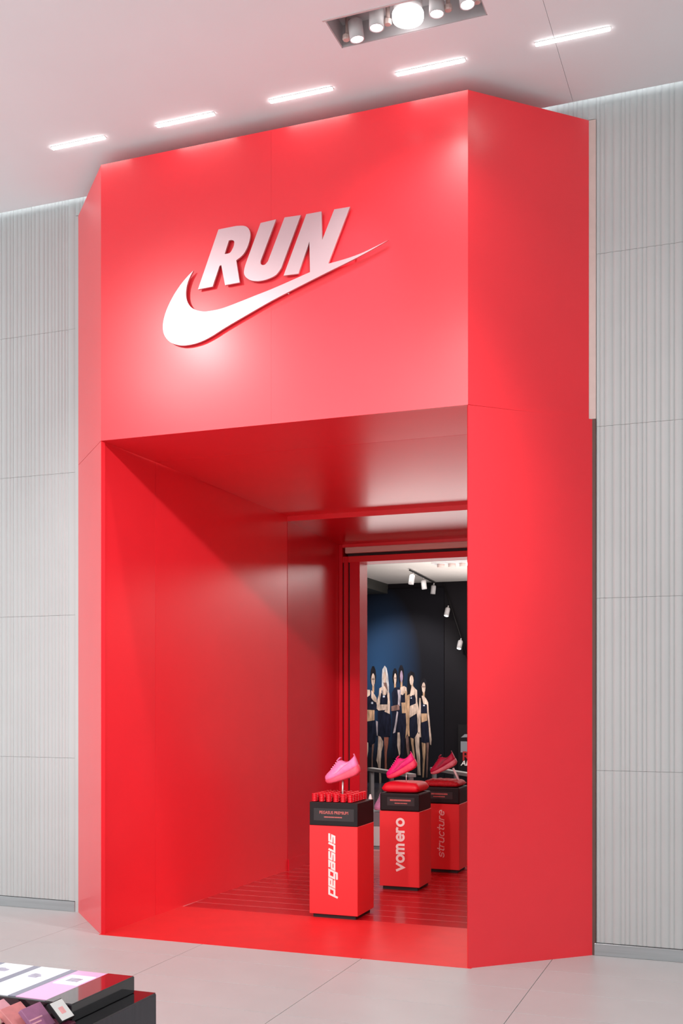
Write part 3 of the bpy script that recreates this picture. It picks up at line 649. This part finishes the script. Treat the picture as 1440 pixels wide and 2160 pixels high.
FIGS.append([
  ('blonde', [(-6.335, 2.184), (-6.297, 2.14), (-6.27, 1.999), (-6.251, 1.822), (-6.251, 1.691), (-6.39, 1.726), (-6.39, 1.955), (-6.381, 2.114)]),
  ('tan', [(-6.353, 1.885), (-6.316, 1.884), (-6.316, 1.761), (-6.353, 1.761)]),
  ('skin', [(-6.302, 1.968), (-6.308, 1.903), (-6.324, 1.863), (-6.345, 1.863), (-6.361, 1.904), (-6.367, 1.968), (-6.361, 2.033), (-6.345, 2.073), (-6.324, 2.073), (-6.308, 2.033)]),
  ('brown', [(-6.362, 1.867), (-6.297, 1.867), (-6.27, 1.708), (-6.316, 1.735)]),
  ('skin', [(-6.381, 1.788), (-6.335, 1.805), (-6.288, 1.735), (-6.297, 1.638), (-6.372, 1.638)]),
  ('skin', [(-6.437, 1.761), (-6.39, 1.788), (-6.39, 1.673), (-6.418, 1.532), (-6.409, 1.453), (-6.483, 1.408), (-6.474, 1.55), (-6.446, 1.647)]),
  ('skin', [(-6.279, 1.708), (-6.242, 1.682), (-6.228, 1.515), (-6.233, 1.286), (-6.362, 1.294), (-6.307, 1.374), (-6.279, 1.515)]),
  ('navy', [(-6.4, 1.682), (-6.362, 1.638), (-6.307, 1.638), (-6.288, 1.682), (-6.27, 1.559), (-6.279, 1.453), (-6.427, 1.453), (-6.418, 1.567)]),
  ('white', [(-6.367, 1.629), (-6.325, 1.629), (-6.325, 1.594), (-6.367, 1.594)]),
  ('skin', [(-6.483, 1.453), (-6.427, 1.461), (-6.27, 1.462), (-6.27, 1.365), (-6.362, 1.356), (-6.446, 1.347), (-6.488, 1.382)]),
  ('navy', [(-6.465, 1.329), (-6.39, 1.356), (-6.214, 1.277), (-6.196, 1.076), (-6.223, 0.882), (-6.288, 0.846), (-6.344, 0.845), (-6.372, 0.792), (-6.455, 0.87), (-6.465, 1.073)]),
  ('skin', [(-6.455, 0.879), (-6.409, 0.862), (-6.358, 0.774), (-6.362, 0.695), (-6.39, 0.589), (-6.404, 0.421), (-6.409, 0.262), (-6.395, 0.104), (-6.4, -0.037), (-6.432, -0.038), (-6.437, 0.191), (-6.465, 0.349), (-6.488, 0.419), (-6.474, 0.543), (-6.46, 0.685)]),
  ('red', [(-6.339, 0.854), (-6.251, 0.855), (-6.26, 0.723), (-6.284, 0.591), (-6.288, 0.432), (-6.279, 0.239), (-6.325, 0.238), (-6.325, 0.458), (-6.335, 0.634)]),
])
FIGS.append([
  ('hair', [(-6.081, 1.975), (-6.091, 1.88), (-6.117, 1.821), (-6.15, 1.821), (-6.176, 1.88), (-6.186, 1.976), (-6.176, 2.071), (-6.15, 2.13), (-6.117, 2.13), (-6.091, 2.071)]),
  ('tan', [(-6.15, 1.866), (-6.113, 1.866), (-6.113, 1.725), (-6.15, 1.726)]),
  ('skin', [(-6.104, 1.94), (-6.108, 1.881), (-6.121, 1.844), (-6.137, 1.845), (-6.149, 1.881), (-6.154, 1.941), (-6.149, 2.0), (-6.137, 2.037), (-6.121, 2.036), (-6.108, 2.0)]),
  ('dark', [(-6.159, 1.963), (-6.104, 1.962), (-6.104, 1.94), (-6.159, 1.941)]),
  ('navy', [(-6.196, 1.673), (-6.14, 1.778), (-6.03, 1.778), (-6.03, 1.638), (-6.067, 1.445), (-6.177, 1.453)]),
  ('grey', [(-6.085, 1.734), (-6.012, 1.734), (-6.021, 1.62), (-6.03, 1.436), (-6.076, 1.436), (-6.071, 1.62)]),
  ('brown', [(-6.205, 1.427), (-6.14, 1.445), (-6.048, 1.462), (-6.039, 1.366), (-6.131, 1.348), (-6.205, 1.339)]),
  ('navy', [(-6.186, 1.339), (-6.021, 1.357), (-6.012, 0.946), (-6.085, 0.919), (-6.122, 0.462), (-6.177, 0.461), (-6.186, 0.9)]),
  ('grey', [(-6.094, 1.34), (-6.067, 1.322), (-6.085, 1.164), (-6.122, 0.945), (-6.168, 0.926), (-6.131, 1.094)]),
  ('skin', [(-6.081, 0.945), (-6.039, 0.946), (-6.025, 0.814), (-6.025, 0.552), (-6.048, 0.507), (-6.085, 0.708)]),
])
FIGS.append([
  ('hair', [(-5.957, 2.009), (-5.968, 1.899), (-5.996, 1.831), (-6.032, 1.831), (-6.06, 1.899), (-6.071, 2.01), (-6.06, 2.121), (-6.032, 2.189), (-5.996, 2.189), (-5.968, 2.12)]),
  ('tan', [(-6.025, 1.892), (-5.989, 1.891), (-5.989, 1.76), (-6.025, 1.76)]),
  ('mauve', [(-5.98, 1.979), (-5.985, 1.912), (-5.999, 1.871), (-6.016, 1.871), (-6.029, 1.912), (-6.035, 1.979), (-6.029, 2.046), (-6.016, 2.087), (-5.999, 2.087), (-5.985, 2.046)]),
  ('skin', [(-6.048, 1.769), (-5.957, 1.804), (-5.911, 1.777), (-5.897, 1.673), (-5.948, 1.673), (-5.975, 1.638), (-6.039, 1.638)]),
  ('navy', [(-6.03, 1.655), (-5.975, 1.629), (-5.92, 1.673), (-5.92, 1.498), (-6.03, 1.489)]),
  ('tan', [(-6.007, 1.498), (-5.92, 1.498), (-5.925, 1.297), (-5.993, 1.296)]),
  ('navy', [(-6.067, 1.296), (-5.92, 1.305), (-5.911, 1.078), (-5.929, 0.886), (-5.975, 0.465), (-6.021, 0.464), (-6.021, 0.902), (-6.067, 0.945)]),
  ('tan', [(-5.938, 1.725), (-5.897, 1.69), (-5.902, 1.34), (-5.888, 1.078), (-5.893, 0.921), (-5.929, 0.833), (-5.911, 1.078), (-5.929, 1.428)]),
  ('brown', [(-5.92, 0.851), (-5.874, 0.904), (-5.852, 0.642), (-5.852, 0.433), (-5.884, 0.511), (-5.911, 0.685)]),
])
FIGS.append([
  ('hair', [(-5.888, 2.022), (-5.829, 2.083), (-5.761, 2.047), (-5.747, 1.951), (-5.792, 1.864), (-5.811, 1.733), (-5.865, 1.62), (-5.902, 1.655), (-5.893, 1.865)]),
  ('tan', [(-5.82, 1.838), (-5.783, 1.838), (-5.783, 1.733), (-5.82, 1.734)]),
  ('skin', [(-5.774, 1.908), (-5.782, 1.851), (-5.801, 1.817), (-5.825, 1.817), (-5.844, 1.852), (-5.852, 1.908), (-5.844, 1.965), (-5.825, 1.999), (-5.801, 1.999), (-5.782, 1.964)]),
  ('skin', [(-5.811, 1.812), (-5.774, 1.794), (-5.738, 1.751), (-5.706, 1.725), (-5.702, 1.516), (-5.665, 1.342), (-5.656, 0.994), (-5.692, 0.923), (-5.702, 1.211), (-5.729, 1.428), (-5.738, 1.603), (-5.792, 1.638), (-5.829, 1.603), (-5.847, 1.62)]),
  ('tan', [(-5.897, 1.629), (-5.847, 1.655), (-5.847, 1.341), (-5.856, 1.079), (-5.847, 0.878), (-5.884, 0.877), (-5.902, 1.166)]),
  ('navy', [(-5.847, 1.629), (-5.82, 1.603), (-5.783, 1.62), (-5.756, 1.655), (-5.729, 1.568), (-5.729, 1.454), (-5.847, 1.437)]),
  ('white', [(-5.829, 1.594), (-5.806, 1.594), (-5.806, 1.568), (-5.829, 1.568)]),
  ('skin', [(-5.838, 1.437), (-5.729, 1.481), (-5.715, 1.298), (-5.847, 1.218), (-5.852, 1.341)]),
  ('navy', [(-5.847, 1.218), (-5.715, 1.289), (-5.692, 1.08), (-5.692, 0.967), (-5.747, 0.853), (-5.774, 0.827), (-5.838, 0.861)]),
  ('tan', [(-5.829, 0.852), (-5.77, 0.835), (-5.765, 0.687), (-5.738, 0.47), (-5.72, 0.339), (-5.747, 0.365), (-5.783, 0.556), (-5.811, 0.73)]),
  ('skin', [(-5.747, 0.853), (-5.692, 0.95), (-5.656, 0.907), (-5.661, 0.689), (-5.647, 0.541), (-5.634, 0.167), (-5.692, 0.166), (-5.702, 0.427), (-5.724, 0.601), (-5.738, 0.749)]),
])
FIGS.append([
  ('hair', [(-5.521, 1.828), (-5.532, 1.757), (-5.563, 1.713), (-5.6, 1.713), (-5.631, 1.757), (-5.643, 1.829), (-5.631, 1.9), (-5.6, 1.944), (-5.563, 1.944), (-5.532, 1.9)]),
  ('tan', [(-5.597, 1.698), (-5.561, 1.698), (-5.561, 1.577), (-5.597, 1.577)]),
  ('skin', [(-5.548, 1.772), (-5.554, 1.713), (-5.571, 1.677), (-5.592, 1.677), (-5.609, 1.713), (-5.615, 1.772), (-5.609, 1.831), (-5.592, 1.867), (-5.571, 1.867), (-5.554, 1.831)]),
  ('dark', [(-5.62, 1.803), (-5.548, 1.802), (-5.548, 1.776), (-5.62, 1.777)]),
  ('skin', [(-5.62, 1.62), (-5.584, 1.629), (-5.53, 1.568), (-5.494, 1.498), (-5.485, 1.342), (-5.467, 1.169), (-5.431, 0.823), (-5.44, 0.719), (-5.462, 0.736), (-5.485, 1.039), (-5.512, 1.299), (-5.521, 1.464), (-5.584, 1.472)]),
  ('skin', [(-5.665, 1.585), (-5.634, 1.577), (-5.634, 1.342), (-5.638, 1.081), (-5.629, 0.863), (-5.661, 0.863), (-5.674, 1.08), (-5.665, 1.342)]),
  ('navy', [(-5.629, 1.516), (-5.593, 1.472), (-5.548, 1.455), (-5.516, 1.446), (-5.516, 1.299), (-5.634, 1.298)]),
  ('white', [(-5.588, 1.459), (-5.557, 1.459), (-5.557, 1.433), (-5.588, 1.433)]),
  ('tan', [(-5.625, 1.298), (-5.516, 1.299), (-5.512, 1.169), (-5.62, 1.133)]),
  ('navy', [(-5.62, 1.133), (-5.512, 1.169), (-5.476, 0.952), (-5.467, 0.77), (-5.548, 0.752), (-5.62, 0.768)]),
  ('tan', [(-5.615, 0.768), (-5.543, 0.752), (-5.539, 0.604), (-5.557, 0.387), (-5.575, 0.126), (-5.602, 0.125), (-5.593, 0.473), (-5.606, 0.646)]),
  ('brown', [(-5.525, 0.761), (-5.476, 0.77), (-5.485, 0.562), (-5.503, 0.127), (-5.53, 0.127), (-5.521, 0.518)]),
])

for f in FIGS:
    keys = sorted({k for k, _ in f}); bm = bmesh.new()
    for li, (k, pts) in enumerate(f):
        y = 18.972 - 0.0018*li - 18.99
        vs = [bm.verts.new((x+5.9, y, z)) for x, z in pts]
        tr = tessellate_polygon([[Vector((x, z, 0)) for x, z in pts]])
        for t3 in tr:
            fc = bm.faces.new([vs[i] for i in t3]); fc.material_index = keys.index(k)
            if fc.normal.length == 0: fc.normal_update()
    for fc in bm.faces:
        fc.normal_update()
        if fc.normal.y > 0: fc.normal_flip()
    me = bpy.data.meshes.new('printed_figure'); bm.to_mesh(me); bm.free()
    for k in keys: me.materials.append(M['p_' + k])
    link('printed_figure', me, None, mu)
# store sign on the back wall
ws = empty('graphic_panel', (-4.5, 18.95, 0.4)); tag(ws, 'black wall panel with grey picture, red and white lettering at the portal edge', 'sign')
box('board', -4.92, -4.1, 18.93, 18.99, 0.25, 1.10, M['black'], ws)
box('picture', -4.875, -4.25, 18.926, 18.931, 0.60, 0.80, M['grey'], ws)
prism('picture_top', [(-4.87, 18.927, 0.87), (-4.80, 18.927, 0.93), (-4.45, 18.927, 0.93), (-4.45, 18.927, 0.89)], (0, 0.004, 0), M['grey'], ws)
text_obj('red_lettering', 'RUN', 0.24, M['sign_red'], ws, (-4.60, 18.925, 0.525), sx=1.0, bold=0.004)
text_obj('white_lettering', 'ALL', 0.13, M['print_white'], ws, (-4.765, 18.925, 0.405), shear=0.25, bold=0.003)
# track lights
def track(pts_heads, a, b, label, lit):
    t = empty('track_light', a); tag(t, label, 'track light', 'track lights in the store')
    tube('track', local(t, a), local(t, b), 0.014, M['black'], t, 8)
    for p, d in pts_heads:
        dv = Vector(d).normalized(); p = Vector(p); e = p + dv*0.20
        tube('stem', local(t, p - Vector((0, 0, -0.0))), local(t, p + dv*0.05), 0.012, M['lamp_body'], t, 8)
        mt, L = tube_mtx(local(t, p + dv*0.04), local(t, e))
        hd = lathe('lamp_head', [(0.03, 0), (0.045, 0.02), (0.045, L), (0.038, L), (0.036, L-0.01)], M['lamp_body'], t, 16, mt)
        if lit: lathe('lens', [(0.038, L-0.004), (0.034, L+0.004), (0.01, L+0.008)], M['lens'], hd, 16, mt)
track([((-5.20, 17.05, 3.66), (-0.15, -0.1, -1)), ((-5.26, 17.85, 3.66), (0.1, 0.0, -1)), ((-5.325, 18.75, 3.66), (-0.1, 0.0, -1))], (-5.18, 16.8, 3.67), (-5.335, 18.9, 3.67), 'ceiling track with three grey spot lamps in the store', False)
track([((-5.085, 18.86, 3.25), (-0.12, -0.35, -1)), ((-4.85, 18.86, 2.655), (-0.12, -0.35, -1))], (-5.19, 18.92, 3.66), (-4.70, 18.92, 2.15), 'slanting black track with two lit lamps on the store back wall', True)
# store recessed boxes and round lights
for (x, y) in ((-4.35, 16.35), (-3.9, 15.3)):
    t = empty('store_downlight', (x, y, ZS)); tag(t, {(-4.35): 'recessed grille with small lamps in the store ceiling', (-3.9): 'bright round store light just left of the portal edge'}[x], 'downlight', 'store ceiling lights')
    box('frame', x-0.30, x+0.30, y-0.14, y+0.14, ZS-0.012, ZS-0.0005, M['lamp_body'], t)
    for k in (-0.18, 0.0, 0.18):
        lathe('lamp_head', [(0.05, 0.03), (0.06, 0.02), (0.06, -0.05), (0.045, -0.052)], M['lamp_arm'], t, 14, Matrix.Translation((k, 0, -0.012)))
    lathe('lens', [(0.075, 0.0), (0.075, -0.03), (0.03, -0.036)], M['disc'], t, 18, Matrix.Translation((0.24, 0.05, -0.012)))
for (x, y) in ((-4.6, 14.2), (-2.2, 14.2), (-5.6, 17.2), (-2.6, 17.2)):
    area('store_fill_light', (x, y, ZS-0.07), 0.9, STORE_W, None, 0.9, 'SQUARE', (1, 0.96, 0.93))  # fill lights without fixtures, added to light the store
area('store_ceiling_fill', (-3.6, 15.0, 2.3), 2.6, 170, None, 6.0, 'RECTANGLE', (1, 0.95, 0.92), (math.pi, 0, 0))  # added upward fill to brighten the store ceiling, no fixture
ml = bpy.data.lights.new('mural_fill', 'SPOT'); ml.energy = 300; ml.spot_size = math.radians(65); ml.spot_blend = 0.6; ml.shadow_soft_size = 0.05  # added spot to brighten the mural
mo = bpy.data.objects.new('mural_fill', ml); COL.objects.link(mo); mo.location = (-5.6, 16.6, 3.55); mo.rotation_euler = (Vector((-6.0, 19, 1.5)) - mo.location).to_track_quat('-Z', 'Y').to_euler()
area('store_fill_light', (-0.6, 15.0, ZS-0.07), 1.2, 140, None, 4.0, 'RECTANGLE', (1, 0.96, 0.93))  # added fill on the unseen right side, for reflections in red gloss
# display tables
def table(a, b, depth, label):
    a = Vector(a); b = Vector(b); d = (b-a); L = d.length; ang = math.atan2(d.y, d.x)
    t = empty('display_table', (a.x, a.y, 0), (0, 0, ang)); tag(t, label, 'table', 'white display tables in the store')
    link('tabletop', box_me('tabletop', 0, L, 0, depth, 0.69, 0.73, 0.004), M['bench'], t)
    for x in (0.02, L*0.5, L-0.06):
        for y in (0.02,): link('leg', box_me('leg', x, x+0.045, y, y+0.045, 0.0, 0.69, 0.002), M['tablegrey'], t)
table((-4.40, 12.50, 0), (-3.60, 11.65, 0), 0.09, 'white display table behind the nearest plinth')
table((-3.70, 12.84, 0), (-2.85, 11.79, 0), 0.09, 'white display table behind the farthest plinth')
lp = empty('low_display_block', (-3.72, 11.1, 0)); tag(lp, 'low white and grey display block between the first two plinths', 'display block')
box('base', -3.90, -3.56, 10.93, 11.27, 0.0, 0.21, M['white'], lp, 0.004); box('upper_block', -3.89, -3.57, 10.94, 11.26, 0.211, 0.36, M['grey'], lp, 0.004)
shoe('running_shoe', (-3.755, 10.98, 0.362), math.radians(24), 0.27, shoemats('lilac', (0.86, 0.34, 0.62), (0.85, 0.30, 0.48), (0.85, 0.5, 0.7), (0.85, 0.45, 0.65)), 'lilac pink running shoe on the low white and grey block', 1.0, rz=math.radians(70))

# ================================================================ FOREGROUND COSMETICS COUNTER
ZT = 0.85
ct = empty('cosmetics_counter', (-1.9, 2.1, 0)); tag(ct, 'glossy black cosmetics counter with a lit screen top in the foreground', 'counter')
box('lower_block', -2.9, -1.495, 1.55, 2.536, 0.0, 0.80, M['counter_side'], ct, 0.002)
box('lower_top', -2.899, -1.497, 1.551, 2.534, 0.8002, 0.803, M['mirror_black'], ct)
sl = box('screen_unit', -2.6, -1.549, 2.227, 2.513, 0.8035, ZT-0.003, M['mirror_black'], ct, 0.0015)
def top(nm, x0, x1, y0, y1, m, dz=0.0): box(nm, x0, x1, y0, y1, ZT-0.003+dz, ZT-0.0015+dz, m, ct)
top('glass_margin', -1.630, -1.551, 2.229, 2.511, M['glass_dark'])
yA, yB_ = 2.238, 2.507
top('screen_tile', -1.724, -1.631, yA, yB_, M['screen_pink']); top('screen_picture', -1.712, -1.636, 2.375, 2.462, M['screen_white'], 0.0012); top('screen_picture', -1.690, -1.655, 2.40, 2.43, M['screen_smudge'], 0.002)
top('screen_divider', -1.747, -1.725, yA, yB_, M['screen_grey']); top('screen_tile', -1.844, -1.748, yA, yB_, M['screen_white'])
def smudge(cx, cy, s):
    bm = bmesh.new(); rnd = random.Random(int(cx*1000)); n = 12; pts = []
    for k in range(n):
        r = s*(0.6+0.6*rnd.random()); a = 2*math.pi*k/n; pts.append((cx + r*math.cos(a)*1.25 + 1.9, cy + r*math.sin(a) - 2.1, ZT-0.0014))
    bm_prism(bm, pts, (0, 0, 0.0008)); link('screen_picture', finish(bm, 'screen_picture'), M['screen_smudge'], ct)
smudge(-1.80, 2.42, 0.019)
top('screen_divider', -1.869, -1.845, yA, yB_, M['screen_grey']); top('screen_tile', -1.966, -1.870, yA, yB_, M['screen_white']); smudge(-1.93, 2.44, 0.018)
top('screen_divider', -1.990, -1.967, yA, yB_, M['screen_grey']); top('screen_tile', -2.08, -1.991, yA, yB_, M['screen_pink'])
# compacts and cartons leaning in front of the screen (tilted about the y axis)
def slab(name, x, y, z, wy, ws, th, ang, m, label, extra=None, cat='carton', grp='cartons leaning on the cosmetics counter'):
    t = empty(name, (x, y, z), (0, math.radians(ang), 0)); tag(t, label, cat, grp)
    link('case', box_me('case', -ws/2, ws/2, -wy/2, wy/2, -th, 0, 0.0015, 2), m, t)
    return t
c1 = slab('sample_card', -1.545, 2.180, 0.848, 0.052, 0.056, 0.010, 46, M['black'], 'white card with a pink square mark in a black frame on the counter', cat='card', grp=None)
link('card_face', box_me('card_face', -0.0255, 0.0255, -0.0235, 0.0235, 0.0, 0.001), M['card'], c1)
link('pink_mark', box_me('pink_mark', -0.008, 0.010, -0.010, 0.008, 0.001, 0.0014), M['card_pink'], c1)
c2 = slab('carton', -1.590, 2.150, 0.836, 0.075, 0.066, 0.012, 46, M['mauve'], 'mauve carton with pale stripes beside the white card')
for k in range(3): link('print_stripe', box_me('print_stripe', 0.0+0.010*k, 0.004+0.010*k, -0.036, 0.012-0.012*k, 0.0, 0.0006), M['pinkbox'], c2)
slab('carton', -1.640, 2.140, 0.838, 0.078, 0.062, 0.016, 40, M['coral'], 'coral carton leaning on the counter, left of the mauve one')
slab('carton', -1.705, 2.160, 0.834, 0.080, 0.062, 0.014, 35, M['pinkbox'], 'pale pink carton leaning on the counter, second from the left')
slab('carton', -1.775, 2.175, 0.832, 0.070, 0.060, 0.014, 35, M['pinkbox'], 'pale pink carton leaning at the left picture edge')
tr = box('product_tray', -1.86, -1.53, 2.05, 2.218, 0.8031, 0.812, M['wine'], None, 0.003); tag(tr, 'wine red product tray under the leaning cartons', 'tray')
bm = bmesh.new(); bmesh.ops.create_icosphere(bm, subdivisions=3, radius=1.0)
for v in bm.verts:
    n = v.co.copy(); v.co = Vector((n.x*0.045*(1+0.1*math.sin(5*n.y)), n.y*0.03*(1+0.08*math.sin(4*n.x)), 0.016*math.copysign(abs(n.z)**0.6, n.z)))
pf = link('cosmetic_sponge', finish(bm, 'cosmetic_sponge', True), M['beige_puff'], None, (-1.70, 2.085, 0.829)); tag(pf, 'beige makeup sponge at the lower left picture corner', 'sponge')
